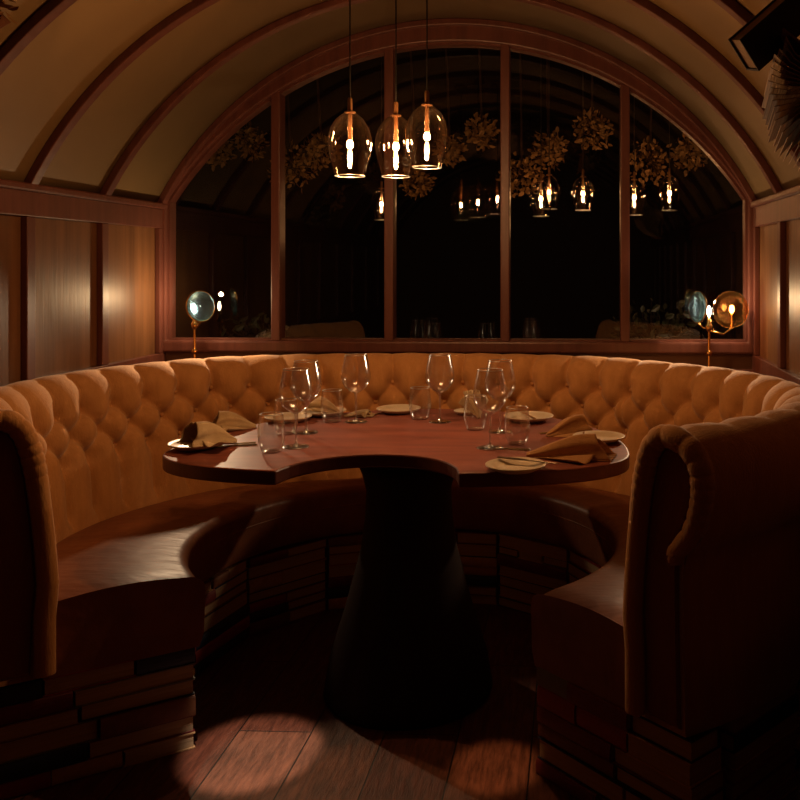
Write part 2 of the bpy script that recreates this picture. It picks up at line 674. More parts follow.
# plinth behind the books
V, F = [], []
NQ = 120
P0, P1_ = PR + 8.5, PL - 8.5
for i in range(NQ + 1):
    p = P0 + (P1_ - P0) * i / NQ
    for r, z in ((rin(p) + .17, .002), (rin(p) + .17, .270), (rho(p) - .085, .270), (rho(p) - .085, .002)):
        V.append(pol(r, p, z))
for i in range(NQ):
    for j in range(4):
        F.append((4 * i + j, 4 * i + (j + 1) % 4, 4 * i + 4 + (j + 1) % 4, 4 * i + 4 + j))
F += [(0, 1, 2, 3), (4 * NQ + 3, 4 * NQ + 2, 4 * NQ + 1, 4 * NQ)]
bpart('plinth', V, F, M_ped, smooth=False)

# ---------------------------------------------------------------- books under the seat
BOOKC = [('red', (.16, .012, .008)), ('navy', (.012, .018, .045)), ('brown', (.10, .035, .015)), ('green', (.02, .035, .018)), ('black', (.012, .010, .010)),
         ('tan', (.26, .15, .07)), ('maroon', (.09, .012, .014)), ('ochre', (.24, .11, .02)), ('grey', (.09, .085, .075))]
M_book = {n_: pbr('cloth_' + n_, tuple(x * 1.6 for x in c_), .55, tuple(x * 2.1 for x in c_), (40, 40, 40), bump=.2, bscale=(300, 300, 300)) for n_, c_ in BOOKC}
BW = [3, 3, 3, 1, 2, 3, 3, 2, 1]
def book(loc, rotz, lx, dy, th, cname, spine, label, group):
    """local x along the shelf face, y from the face (0) inwards (+), z up"""
    root = empty('book', loc, rotz)
    c = .0028
    parts = [box(-lx / 2, lx / 2, 0, dy, 0, c), box(-lx / 2, lx / 2, 0, dy, th - c, th)]
    if spine:
        K = 6
        v, f = [], []
        for i in range(K + 1):
            a = PI * i / K
            y = -.005 * math.sin(a)
            z = th * (1 - math.cos(a)) / 2
            for x in (-lx / 2, lx / 2):
                v += [(x, y, z), (x, y + .004, z)]
        for i in range(K):
            p, q = 4 * i, 4 * i + 4
            f += [(p, q, q + 2, p + 2), (p + 1, p + 3, q + 3, q + 1), (p, p + 1, q + 1, q), (p + 2, q + 2, q + 3, p + 3)]
        parts.append((v, f))
        pg = box(-lx / 2 + .004, lx / 2 - .004, .0045, dy - .004, c, th - c)
    else:
        parts.append(box(-lx / 2, lx / 2, dy - .004, dy, c, th - c))
        pg = box(-lx / 2 + .004, lx / 2 - .004, .004, dy - .0045, c, th - c)
    mesh_obj('cover', *merge(*parts), M_book[cname], root)
    mesh_obj('page_block', *pg, M_page, root)
    tag(root, label, 'book', group)
    return root
ORD = ['bottom', 'second lowest', 'third', 'fourth', 'fifth', 'sixth', 'top', 'top']
def face_books(A, B, inward, place, group, rng, lo=.13, hi=.2, n_course=7, dmax=.125):
    """straight face from A to B, books run along it"""
    d = B - A
    Ltot = d.length
    t = d.normalized()
    ang = math.atan2(t.y, t.x)
    if Vector((-t.y, t.x, 0)).dot(inward) < 0:
        # keep local +y inwards
        A, B = B, A
        t = -t
        ang = math.atan2(t.y, t.x)
    z = .001
    ths = []
    while len(ths) < n_course:
        ths.append(rng.uniform(.028, .048))
    k = .267 / sum(ths)
    ths = [q * k for q in ths]
    for ci, th in enumerate(ths):
        nb_ = max(1, int(round(Ltot / rng.uniform(lo, hi))))
        ws = [rng.uniform(.7, 1.3) for _ in range(nb_)]
        sw = sum(ws)
        x = 0
        for bi, w in enumerate(ws):
            w_ = Ltot * w / sw
            c_ = rng.choices([q[0] for q in BOOKC], BW)[0]
            spine = rng.random() < .5
            dp = dmax - rng.uniform(0, .03)
            off = rng.uniform(-.004, .005)
            pos = A + t * (x + w_ / 2) + Vector((-t.y, t.x, 0)) * off
            hs = 'spine out' if spine else 'pages out'
            place_ = place(bi, nb_)
            book((pos.x, pos.y, z), ang, w_ - .0025, dp, th - .0008, c_, spine,
                 '%s cloth book lying %s, %s course, %s' % (c_, hs, ORD[ci], place_), group)
            x += w_
        z += th
rng = random.Random(11)
def pos3(txt):
    def fn(i, n):
        if n == 1:
            return txt
        if i == 0:
            return txt + ', nearest the aisle floor'
        if i == n - 1:
            return txt + ', nearest the arm corner'
        return txt + ', ' + ['', 'second along', 'third along', 'fourth along', 'fifth along'][min(i, 5)]
    return fn
def endpos(txt, far, near):
    def fn(i, n):
        if i == 0: return '%s, %s' % (txt, far)
        if i == n - 1: return '%s, %s' % (txt, near)
        return '%s, %s' % (txt, 'middle' if n == 3 else ['', 'left of middle', 'right of middle', 'third along'][min(i, 3)])
    return fn
LI, LO = pol(.60, PL), pol(1.085, PL)
RI, RO = pol(.60, PR), pol(1.085, PR)
face_books(LO, LI, Vector((-.3, 1, 0)), endpos('left seat end', 'under arm', 'by opening'), 'books stacked under the left end of the banquette', rng, .17, .27, 6)
face_books(RI, RO, Vector((.3, 1, 0)), endpos('right seat end', 'by opening', 'under arm'), 'books stacked under the right end of the banquette', rng, .17, .27, 6)
# outer side of the right arm
pA = PR + 8
ppts = [pA, pA + 14, pA + 28]
for k in range(2):
    a, b_ = ppts[k], ppts[k + 1]
    face_books(pol(rho(a) + .04, a), pol(rho(b_) + .04, b_), pol(0, 0) - pol(1, (a + b_) / 2),
               (lambda kk: (lambda i, n: 'right arm outer side, ' + ['near corner', 'further back'][kk]))(k),
               'books stacked under the outer side of the right arm', rng, .2, .3, dmax=.10)
# inner curve
segs = 9
a0, a1 = PR + 13.5, PL - 13.5
NM = ['right leg near opening', 'right leg farther in', 'right rear curve', 'rear right', 'rear centre', 'rear left', 'left rear curve', 'left leg farther in', 'left leg near opening']
for k in range(segs):
    a = a0 + (a1 - a0) * k / segs
    b_ = a0 + (a1 - a0) * (k + 1) / segs
    a += .1
    b_ -= .1
    face_books(pol(rin(a) + .03, a), pol(rin(b_) + .03, b_), pol(1, (a + b_) / 2) - pol(0, 0),
               (lambda kk: (lambda i, n: 'under seat %s%s' % (NM[kk], '' if n == 1 else (' first', ' second')[min(i, 1)])))(k),
               'books stacked under the inner curve of the banquette', rng, .12, .26, dmax=.11)

# ---------------------------------------------------------------- table
TX, TYc, TA, TB, TF = -.497, 2.52, .648, .72, .285
table = empty('dining_table', (TX, 2.62, 0))
tag(table, 'dark red mahogany round dining table with a scooped front edge', 'table')
out_ = []
def lobe(x):
    return TYc - TF * (max(0, 1 - (abs(x) / TA)**2.6))**(1 / 2.6)
NL, NR = -.757, -.290            # notch ends
# go round counter clockwise starting at the right notch end
for i in range(1, 24):
    t = i / 24
    a = -PI / 2 + PI / 2 * t
    x = TA * math.sin(PI / 2 * t) if False else None
xs = []
x0 = NR - TX
for i in range(26):
    x = x0 + (TA - x0) * (1 - (1 - i / 25)**2)
    out_.append((TX + x, lobe(x)))
for i in range(1, 64):
    a = PI * i / 64
    out_.append((TX + TA * math.cos(a), TYc + TB * math.sin(a)))
x0 = NL - TX
for i in range(26):
    x = -TA + (x0 + TA) * (i / 25)**2
    out_.append((TX + x, lobe(x)))
yl, yr = lobe(NL - TX), lobe(NR - TX)
# notch : arc bulging towards the window
nx = (NL + NR) / 2
hw = (NR - NL) / 2
sag = .215
Rn = (hw * hw + sag * sag) / (2 * sag)
for i in range(1, 30):
    t = i / 30
    x = NL + (NR - NL) * t
    y = yl + (yr - yl) * t + (math.sqrt(max(Rn * Rn - (x - nx)**2, 0)) - (Rn - sag))
    out_.append((x, y))
n = len(out_)
V = [(x - TX, y - 2.62, .712) for x, y in out_] + [(x - TX, y - 2.62, .75) for x, y in out_]
F = [tuple(reversed(range(n))), tuple(range(n, 2 * n))] + [(i, (i + 1) % n, n + (i + 1) % n, n + i) for i in range(n)]
o = mesh_obj('tabletop', V, F, None, table, mats=[M_table, M_tedge], midx=[0, 0] + [1] * n)
bevel(o, .005, 2, 50)
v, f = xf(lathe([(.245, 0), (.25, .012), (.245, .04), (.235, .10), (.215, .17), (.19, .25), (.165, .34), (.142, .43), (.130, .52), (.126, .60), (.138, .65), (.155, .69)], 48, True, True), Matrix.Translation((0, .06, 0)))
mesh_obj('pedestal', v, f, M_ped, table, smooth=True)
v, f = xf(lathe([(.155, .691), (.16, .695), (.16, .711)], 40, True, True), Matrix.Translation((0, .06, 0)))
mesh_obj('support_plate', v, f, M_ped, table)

# ---------------------------------------------------------------- glassware
ZT = .7505
wg = empty('wine_glass')
prof_g = [(.002, .003), (.020, .0035), (.036, .002), (.0375, .0008), (.036, .0)]
bowl = [(.0045, .095), (.012, .099), (.024, .106), (.036, .117), (.0445, .131), (.048, .146), (.0475, .163), (.044, .183), (.0395, .203), (.0355, .222)]
v, f = lathe(list(reversed(prof_g)), 28, True, False)
stem = lathe([(.010, .003), (.0048, .008), (.0034, .02), (.0032, .06), (.0036, .085), (.0055, .096)], 12)
mesh_obj('foot', v, f, M_thick, wg, smooth=True)
mesh_obj('stem', *stem, M_thick, wg, smooth=True)
bo = mesh_obj('bowl', *lathe(bowl, 32, True), M_wine, wg, smooth=True)
rim = mesh_obj('rim', *tube([(.0355 * math.cos(2 * PI * i / 28), .0355 * math.sin(2 * PI * i / 28),   .222) for i in range(28)], .0009, 6, closed=True), M_rim, wg, smooth=True)
WG = [(-.832, 2.755, 'wine glass, rear of the left pair on the table'), (-.797, 2.542, 'wine glass, front of the left pair on the table'),
      (-.725, 2.954, 'wine glass standing alone behind the notch, left of the middle tumbler'), (-.447, 2.965, 'wine glass at the table middle, beside the tumbler by the far plate'),
      (-.233, 2.795, 'wine glass, rear of the right pair on the table'), (-.241, 2.55, 'wine glass, front of the right pair on the table')]
for i, (x, y, lb) in enumerate(WG):
    o = wg if i == 0 else copy_tree(wg)
    o.location = (x, y, ZT)
    o.rotation_euler = (0, 0, i * .7)
    tag(o, 'clear long-stemmed ' + lb, 'wine glass', 'wine glasses on the table')
tg = mesh_obj('water_tumbler', *lathe([(.0005, .004), (.022, .003), (.0245, .0), (.0275, .004), (.034, .022), (.0375, .043), (.0365, .066), (.0315, .105)], 32), M_wine, smooth=True)
tr_ = mesh_obj('rim', *tube([(.0313 * math.cos(2 * PI * i / 28), .0313 * math.sin(2 * PI * i / 28), .1052) for i in range(28)], .0009, 6, closed=True), M_rim, tg, smooth=True)
TG = [(-.845, 2.475, 'front left of the table beside the front wine glass'), (-.889, 2.736, 'left side of the table behind the front left tumbler'),
      (-.804, 2.951, 'far left between napkin and lone wine glass'), (-.523, 3.02, 'in front of the far middle plate'),
      (-.168, 2.614, 'right of the right wine glass pair'), (-.315, 2.836, 'left of the rear right wine glass')]
for i, (x, y, lb) in enumerate(TG):
    o = tg if i == 0 else copy_tree(tg)
    o.location = (x, y, ZT)
    o.rotation_euler = (0, 0, i)
    tag(o, 'clear stemless tumbler, ' + lb, 'tumbler', 'tumblers on the table')

# plates
pl = mesh_obj('side_plate', *lathe([(.001, .0045), (.045, .0045), (.050, .006), (.066, .012), (.0755, .0175), (.0775, .0165), (.0765, .014), (.060, .006), (.048, .0), (.040, .0), (.001, .001)], 44), M_plate, smooth=True)
PLT = [(-.621, 3.150, 'at the far middle of the table'), (-.955, 2.965, 'behind the left napkins'), (-.870, 3.085, 'under the far left napkin'), (-.375, 3.125, 'beside the standing fan napkin'),
       (-.155, 3.000, 'on the far right, with a fork on it'), (.070, 2.660, 'at the right edge behind the big napkin'), (-.150, 2.275, 'at the front right with a knife'), (-1.075, 2.515, 'at the left edge under a napkin')]
for i, (x, y, lb) in enumerate(PLT):
    o = pl if i == 0 else copy_tree(pl)
    o.location = (x, y, ZT)
    if i == 3:
        o.scale = (.62, .62, .8)
    if i in (4,):
        o.scale = (1.08, 1.08, 1.1)
    tag(o, 'cream round side plate ' + lb, 'plate', 'side plates on the table')

# cutlery
def knife(loc, rz, ln, label, ry=0):
    r = empty('table_knife', loc, rz)
    r.rotation_euler = (0, ry, rz)
    v, f = [], []
    pts = [(0, .005, .003), (.25, .006, .0035), (.44, .004, .003), (.5, .006, .001), (.8, .008, .0008), (.95, .006, .0007), (1, .001, .0005)]
    def strip(ps):
        V, F = [], []
        for t, w, h in ps:
            V += [(t * ln, -w, 0), (t * ln, w, 0), (t * ln, w * .6, h), (t * ln, -w * .6, h)]
        for i in range(len(ps) - 1):
            for k in range(4):
                F.append((4 * i + k, 4 * i + (k + 1) % 4, 4 * i + 4 + (k + 1) % 4, 4 * i + 4 + k))
        F += [(3, 2, 1, 0), tuple(4 * (len(ps) - 1) + k for k in range(4))]
        return V, F
    mesh_obj('handle', *strip(pts[:3]), M_steel, r)
    mesh_obj('blade', *strip(pts[2:]), M_steel, r)
    tag(r, label, 'knife', 'cutlery on the table')
    return r
def fork(loc, rz, ln, label, ry=0):
    r = empty('table_fork', loc, rz)
    r.rotation_euler = (0, ry, rz)
    V, F = [], []
    ps = [(0, .005, .003), (.2, .0055, .003), (.45, .003, .003), (.66, .003, .003)]
    for t, w, h in ps:
        V += [(t * ln, -w, 0), (t * ln, w, 0), (t * ln, w * .6, h), (t * ln, -w * .6, h)]
    for i in range(len(ps) - 1):
        for k in range(4):
            F.append((4 * i + k, 4 * i + (k + 1) % 4, 4 * i + 4 + (k + 1) % 4, 4 * i + 4 + k))
    F += [(3, 2, 1, 0), tuple(4 * (len(ps) - 1) + k for k in range(4))]
    mesh_obj('handle', V, F, M_steel, r)
    hd = [box(.66 * ln, .76 * ln, -.0105, .0105, .001, .0026)]
    mesh_obj('head', *merge(*hd), M_steel, r)
    for k in range(4):
        y = -.009 + .006 * k
        mesh_obj('tine', *box(.76 * ln, ln, y - .0011, y + .0011, .001, .0026), M_steel, r)
    tag(r, label, 'fork', 'cutlery on the table')
    return r
knife((-.20, 2.330, ZT + .0195), math.radians(-17), .17, 'knife resting across the front right plate', .02)
fork((-.93, 2.590, ZT + .001), math.radians(200), .15, 'fork poking out of the front left napkin tip')
knife((-.915, 2.560, ZT + .001), math.radians(192), .16, 'knife poking out of the front left napkin tip')
fork((-.13, 2.915, ZT + .0200), math.radians(110), .15, 'fork laid across the far right plate')
knife((-.11, 2.765, ZT + .001), math.radians(22), .15, 'knife handle under the rear right napkin')
fork((-.715, 3.055, ZT + .001), math.radians(60), .14, 'fork beside the far middle plate')
knife((-.125, 2.520, ZT + .001), math.radians(170), .16, 'knife lying beside the right tumbler')

# napkins: gathered at the tip, opening like a cone
def napkin(loc, rz, Ln, Wd, Ht, label, seed, mat, pitch=0, tail=0):
    rn = random.Random(seed)
    nt_, na = 26, 72
    V, F = [], []
    ph = rn.uniform(0, 6)
    for i in range(nt_ + 1):
        t = i / nt_
        w = Wd / 2 * .62 * (.14 + .86 * t**.8)
        h = Ht * (.14 + .86 * math.sin(min(t * 1.25, 1) * PI / 2)**1.1)
        for k in range(na):
            a = 2 * PI * k / na
            ca, sa = math.cos(a), math.sin(a)
            fo = 1 + .16 * (abs(math.sin(2.5 * a + ph + 1.2 * t)) - .5) * min(1, 3 * t)
            x = Ln * t * (1 + .03 * math.sin(a + ph) * t - .20 * max(0, sa) * t)
            pleat = .0035 * math.sin(7 * a + ph + 2 * t) * (.3 + t)
            y = (w * fo + pleat) * ca
            if sa >= 0:
                z = h * fo * sa**.9 + abs(pleat) * .6 * sa
                z *= 1 - .35 * t * max(0, ca)          # one side droops
            else:
                z = .0022 * (1 + math.sin(9 * a + ph)) * t
            V.append((x, y, max(z, 0) + .0005))
    for i in range(nt_):
        for k in range(na):
            k2 = (k + 1) % na
            F.append((i * na + k, i * na + k2, (i + 1) * na + k2, (i + 1) * na + k))
    F.append(tuple(reversed(range(na))))
    # loose under-fold fanned flat with pleats
    base = len(V)
    mi, mk = 14, 30
    for i in range(mi + 1):
        t = i / mi
        for k in range(mk + 1):
            q = k / mk
            a = math.radians(-50 + 100 * q)
            r = Ln * (.12 + .76 * t) * (1 - .1 * math.cos(3 * a))
            V.append((r * math.cos(a), r * math.sin(a) * (Wd / Ln) * .95, .001 + .0085 * t * (1 + math.sin(q * 19 + ph + t))))
    for i in range(mi):
        for k in range(mk):
            a = base + i * (mk + 1) + k
            F.append((a, a + 1, a + mk + 2, a + mk + 1))
    o = mesh_obj('napkin', V, F, mat, smooth=True)
    solid(o, .0016, 1)
    o.location = loc
    o.rotation_euler = (0, pitch, rz)
    tag(o, label, 'napkin', 'linen napkins on the table')
    return o
def az(a, b_):
    return math.atan2(b_[1] - a[1], b_[0] - a[0])
napkin((-.985, 2.575, ZT + .006), az((-.985, 2.585), (-1.075, 2.465)), .160, .135, .060, 'pale cone-folded linen napkin on the front left plate', 1, M_napkin, pitch=-.09)
napkin((-1.020, 2.840, ZT), az((-1.02, 2.84), (-1.12, 2.80)), .135, .10, .050, 'pale cone-folded napkin second from the front on the left', 2, M_napkin)
napkin((-.800, 3.060, ZT + .004), az((-.80, 3.06), (-.90, 3.10)), .13, .085, .042, 'linen napkin with peaked fold at far left', 3, M_napkin, pitch=-.12)
napkin((-.790, 3.055, ZT), az((-.79, 3.055), (-.70, 3.07)), .10, .06, .020, 'small flat folded napkin behind the lone wine glass', 4, M_napkin)
napkin((-.325, 3.035, ZT), math.radians(125), .105, .085, .030, 'pale fan napkin standing upright beside the small far plate', 5, M_napkin, pitch=-.95)
napkin((-.085, 2.725, ZT), az((-.085, 2.725), (.05, 2.79)), .14, .10, .056, 'rounded tan napkin near the right edge of the table', 6, M_napkin2)
napkin((-.130, 2.440, ZT), az((-.13, 2.44), (.10, 2.425)), .235, .135, .060, 'large tan napkin at the front right of the table', 7, M_napkin2)

# ---------------------------------------------------------------- pendants
def make_pendant(cordlen):
    root = empty('pendant_lamp')
    # origin at the bulb centre
    sh = [(.0415, -.088), (.049, -.062), (.058, -.030), (.0625, .0), (.062, .020), (.055, .048), (.041, .071), (.024, .086), (.013, .091)]
    mesh_obj('glass_shade', *lathe(sh, 40), M_shade, root, smooth=True)
    mesh_obj('shade_rim', *tube([(.0415 * math.cos(2 * PI * i / 32), .0415 * math.sin(2 * PI * i / 32), -.088) for i in range(32)],   .0014, 6, closed=True), M_rim, root, smooth=True)
    mesh_obj('lamp_holder', *lathe([(.0055, .013), (.006, .030), (.006, .088), (.016, .091), (.016, .094), (.0065, .097), (.0065, .130), (.004, .134)], 20, True, True), M_bronze, root, smooth=False)
    mesh_obj('bulb', *lathe([(.001, -.010), (.006, -.0088), (.009, -.004), (.0095, .001), (.0075, .008), (.005, .014)], 20), M_bulb, root, smooth=True)
    mesh_obj('cord', *tube([(0, 0, .134), (0, 0, .134 + cordlen)], .0022, 8), M_black, root)
    return root
pw = []
def cam2w(px, py, d):
    Xc = (px - 539) / 900 * d
    th = math.radians(2.291)
    return Xc * math.cos(th) - d * math.sin(th), Xc * math.sin(th) + d * math.cos(th), 1.27 + (265 - py) / 900 * d
PEND = [((350, 145, 2.55), 'left one of the three over the table'), ((396, 147, 2.66), 'middle one of the three, half behind the right one'),
        ((427, 137, 2.60), 'right and highest one of the three over the table')]
for (a, lb) in PEND:
    x, y, z = cam2w(*a)
    zt = vz(x) - .001
    r = make_pendant(zt - z - .134 - .02)
    r.location = (x, y, z)
    mesh_obj('ceiling_rose', *lathe([(.035, zt - z - .03), (.035, zt - z - .012), (.01, zt - z - .002)], 24, True, True), M_brass, r)
    tag(r, 'clear glass pendant lamp, ' + lb, 'pendant lamp', 'pendant lamps over the table')
    l = bpy.data.lights.new('pendant_light', 'POINT')
    l.energy = 6.3
    l.color = (1, .53, .22)
    l.shadow_soft_size = .006
    lo = bpy.data.objects.new('pendant_light', l)
    COL.objects.link(lo)
    lo.location = (x, y, z - .015)

# stand-ins for pendant reflections, hung beyond the glass on an added beam
pb = mesh_obj('added_beam', *merge(box(-2.6, 2.2, 4.56, 4.80, 2.50, 2.60), box(-2.6, -2.5, 4.62, 4.70, .3, 2.5), box(2.1, 2.2, 4.62, 4.70, .3, 2.5)), M_ped)
tag(pb, 'added unseen beam carrying the stand-in lamps outside the window', 'beam')
OUTP = [((380, 204, 4.60), .9, 'in the second pane left of the mullion'), ((541, 199, 4.60), 1, 'in the fourth pane, front one of the close pair'),
        ((549, 192, 4.72), 1, 'in the fourth pane, rear one of the close pair'), ((583, 194, 4.60), .95, 'in the fourth pane, hanging alone at right'),
        ((634, 198, 4.60), 1, 'in the fifth pane against the mullion'), ((669, 194, 4.60), .97, 'in the fifth pane, rightmost of all')]
for (a, sc_, lb) in OUTP:
    x, y, z = cam2w(*a)
    r = make_pendant((2.50 - z) / sc_ - .134)
    r.location = (x, 4.60 if a[2] < 4.7 else 4.745, z)
    r.scale = (sc_, sc_, sc_)
    tag(r, 'small glowing glass stand-in for a pendant reflection ' + lb, 'pendant lamp', 'stand-ins for pendant reflections in the window')
for (px, py) in ((381, 204), (560, 196), (650, 196)):  # added fill for the stand-in pendants and leaves, without fixtures
    x, y, z = cam2w(px, py, 4.55)
    l = bpy.data.lights.new('standin_fill', 'POINT')
    l.energy = .45
    l.color = (1, .45, .16)
    l.shadow_soft_size = .02
    lo = bpy.data.objects.new('standin_fill', l)
    COL.objects.link(lo)
    lo.location = (x, y, z - .14)

# ---------------------------------------------------------------- brass lens lamps behind the seat
M_amber = thin_glass('amber_glass', (.95, .62, .30), base=.08, edge=.6, blend=.3, rough=.01)
def lens_lamp(x, y, zb, lensdir, lensoff, zl, globe, lside, label):
    r = empty('lens_lamp', (x, y, zb))
    H = zl - zb
    mesh_obj('post', *lathe([(.022, 0), (.022, .006), (.006, .012), (.005, .02), (.005, H - .085)], 16, True, True), M_brass, r, smooth=False)
    mesh_obj('knob', *lathe([(.002, .062), (.010, .066), (.0135, .075), (.010, .084), (.002, .088)], 16, True, True), M_brass, r, smooth=True)
    mesh_obj('candle_holder', *lathe([(.004, H - .09), (.013, H - .078), (.015, H - .066), (.011, H - .06), (.009, H - .055), (.008, H - .026)], 18, True, True), M_brass, r, smooth=True)
    mesh_obj('bulb', *lathe([(.004, H - .026), (.009, H - .012), (.008, H), (.003, H + .014)], 16, True, True), M_bulb2, r, smooth=True)
    lx, ly, lz = lensoff
    c = Vector((lx, ly, H + lz))
    d = Vector(lensdir).normalized()
    Rm = Matrix.Translation(c) @ d.to_track_quat('Z', 'Y').to_matrix().to_4x4()
    pr = []
    for i in range(9):
        q = i / 8
        pr.append((.001 + .060 * math.sin(q * PI / 2), -.012 * math.cos(q * PI / 2) - .001))
    pr2 = [(a, -b) for a, b in reversed(pr)]
    v, f = xf(lathe(pr + pr2, 40), Rm)
    mesh_obj('lens', v, f, M_lens, r, smooth=True)
    v, f = xf(tube([(.0625 * math.cos(2 * PI * i / 40), .0625 * math.sin(2 * PI * i / 40), 0) for i in range(40)], .003, 8, closed=True), Rm)
    mesh_obj('lens_ring', v, f, M_brass, r, smooth=True)
    low = Rm @ Vector((0, 0, 0)) - Vector((0, 0, .062))
    v, f = tube([(0, 0, H - .07), (lx * .5, ly * .5, H - .074), low], .003, 8)
    mesh_obj('bracket', v, f, M_brass, r, smooth=True)
    if globe is not None:
        gx = globe
        gc = Vector((gx, 0, H))
        v, f = xf(lathe([(.074 * math.sin(q * PI / 24 + .001), -.016 * math.cos(q * PI / 24)) for q in range(25)], 40), Matrix.Translation(gc + Vector((0, -.012, 0))) @ Vector((-.12, 1, 0)).to_track_quat('Z', 'Y').to_matrix().to_4x4())
        mesh_obj('amber_disc', v, f, M_amber, r, smooth=True)
        v, f = xf(lathe([(.004, -.02), (.010, -.010), (.0105, 0), (.006, .012)], 16, True, True), Matrix.Translation(gc + Vector((.01, .022, .004))))
        mesh_obj('disc_bulb', v, f, M_bulb2, r, smooth=True)
        v, f = tube([(0, 0, H - .085), (gx * .7, .012, H - .10), (gx + .01, .022, H - .075), (gx + .01, .022, H - .015)], .004, 8)
        mesh_obj('disc_arm', v, f, M_brass, r, smooth=True)
    tag(r, label, 'lamp', 'lens lamps behind the banquette')
    l = bpy.data.lights.new('lens_lamp_light', 'POINT')
    l.energy = 3.3
    l.color = (1, .64, .32)
    l.shadow_soft_size = .01
    lo = bpy.data.objects.new('lens_lamp_light', l)
    COL.objects.link(lo)
    lo.location = (x + lside, y - .02, zl + .045)
    # the beam the lens throws over the seat
    l = bpy.data.lights.new('lens_beam', 'SPOT')
    l.energy = 17
    l.color = (1, .68, .40)
    l.spot_size = math.radians(105)
    l.spot_blend = .6
    l.shadow_soft_size = .012
    lo = bpy.data.objects.new('lens_beam', l)
    COL.objects.link(lo)
    lo.location = (x + (.09 if lx > 0 else -.09), y - .09, zl + .05)
    lo.rotation_euler = Vector(((.45 if lx > 0 else -.45), -1, -.45)).to_track_quat('-Z', 'Y').to_euler()
    return r
lens_lamp(-1.562, 3.640, .84, (.85, -.62, .12), (.046, -.050, .008), 1.095, None, 0, 'brass lens lamp on thin post behind the left end of the window seat')
lens_lamp(.540, 3.655, .84, (-.9, -.44, .05), (-.050, -.035, .012), 1.090, .085, 0, 'brass lens lamp on thin post before the right window pane')

# ---------------------------------------------------------------- ceiling garland of open books and leaves
def open_book(loc, rot, sc, label, seed, cname):
    rn = random.Random(seed)
    r = empty('open_book', loc)
    r.rotation_euler = rot
    r.scale = (sc, sc, sc)
    L_, Wb = .24, .17
    op = math.radians(rn.uniform(20, 55))
    def board(sgn):
        v, f = box(0, Wb, -L_ / 2, L_ / 2, -.002, .002)
        return xf((v, f), Matrix.Rotation((op if sgn > 0 else PI - op), 4, 'Y').inverted())
    mesh_obj('cover', *merge(board(1), board(-1), box(-.012, .012, -L_ / 2, L_ / 2, -.006, -.001)), M_book[cname], r)
    # fanned leaves, each leaf bowed
    V, F = [], []
    nl = 26
    for q in range(nl):
        a = op + .04 + (PI - 2 * op - .08) * q / (nl - 1)
        b0 = len(V)
        ln = Wb * .93 * (1 - rn.uniform(0, .05))
        for k in range(6):
            t = k / 5
            aa = a + .25 * math.sin(PI * t) * math.cos(a)
            x, z = ln * t * math.cos(aa), ln * t * math.sin(aa)
            V += [(x, -L_ / 2 * .96, z), (x, L_ / 2 * .96, z)]
        for k in range(5):
            F.append((b0 + 2 * k, b0 + 2 * k + 1, b0 + 2 * k + 3, b0 + 2 * k + 2))
    o = mesh_obj('leaves', V, F, M_page, r)
    solid(o, .0012, 0)
    tag(r, label, 'book', 'open books hung along the ceiling arch')
    return r
def bunch(loc, rad, n, seed, name='foliage_bunch', mat=None, leaf=.035):
    rn = random.Random(seed)
    V, F = [], []
    V2, F2 = [], []
    for i in range(n):
        d = Vector((rn.gauss(0, 1), rn.gauss(0, 1), rn.gauss(0, 1))).normalized()
        p = d * rad * rn.uniform(.35, 1)
        u = Vector((rn.gauss(0, 1), rn.gauss(0, 1), rn.gauss(0, 1)))
        u = (d * .35 + u * .6).normalized()
        w = u.cross(Vector((rn.random(), rn.random(), rn.random()))).normalized()
        nn = u.cross(w)
        ll = leaf * rn.uniform(.7, 1.3)
        b0 = len(V)
        V += [p, p + u * ll * .3 + w * ll * .28 + nn * ll * .06, p + u * ll * .7 + w * ll * .24 + nn * ll * .1, p + u * ll,
              p + u * ll * .7 - w * ll * .24 + nn * ll * .1, p + u * ll * .3 - w * ll * .28 + nn * ll * .06]
        F += [(b0, b0 + 1, b0 + 2, b0 + 3), (b0, b0 + 3, b0 + 4, b0 + 5)]
        if i % 4 == 0:
            V2, F2 = merge((V2, F2), tube([(0, 0, 0), p * .6, p], .0015, 4))
    r = empty(name, loc)
    mesh_obj('leaves', V, F, mat or M_leaf, r)
    mesh_obj('twigs', V2, F2, M_ped, r)
    return r
GY = 1.93
garl = [(-1.60, 1.64), (-1.52, 1.80), (-1.38, 1.93), (-1.22, 2.02), (-1.05, 2.09), (-.86, 2.14), (-.66, 2.17), (-.45, 2.175), (-.24, 2.16), (-.04, 2.12), (.14, 2.06), (.30, 1.98)]
LEAFN = ['far left foot', 'left, second up', 'left shoulder', 'upper left', 'left of the crown', 'near the crown, left', 'crown', 'near the crown, right', 'right of the crown', 'upper right', 'right shoulder', 'right, near the fluttering book']
M_dry = pbr('dry_leaf', (.20, .10, .03), .6, (.30, .16, .05), (30, 30, 30))
for i, (x, z) in enumerate(garl[:-1]):
    rr = .10
    rr = .07
    z = min(z, vz(x) - rr - .09)
    if i == 3:
        x, z, rr = -1.285, 1.845, .05
    r = bunch((x, GY - .02, z), rr, 90, 40 + i, mat=M_dry if i % 2 else M_leaf)
    tag(r, 'bunch of dried leaves on the ceiling garland, %s' % LEAFN[i], 'foliage', 'leaf bunches along the ceiling arch')
bk_ = [(-1.46, 1.72, 'tan'), (-1.30, 1.82, 'brown'), (-1.13, 1.93, 'ochre'), (-.95, 1.99, 'tan'), (-.76, 2.03, 'maroon'), (-.55, 2.05, 'tan'), (-.34, 2.05, 'brown'), (-.14, 2.01, 'tan'), (.05, 1.95, 'ochre')]
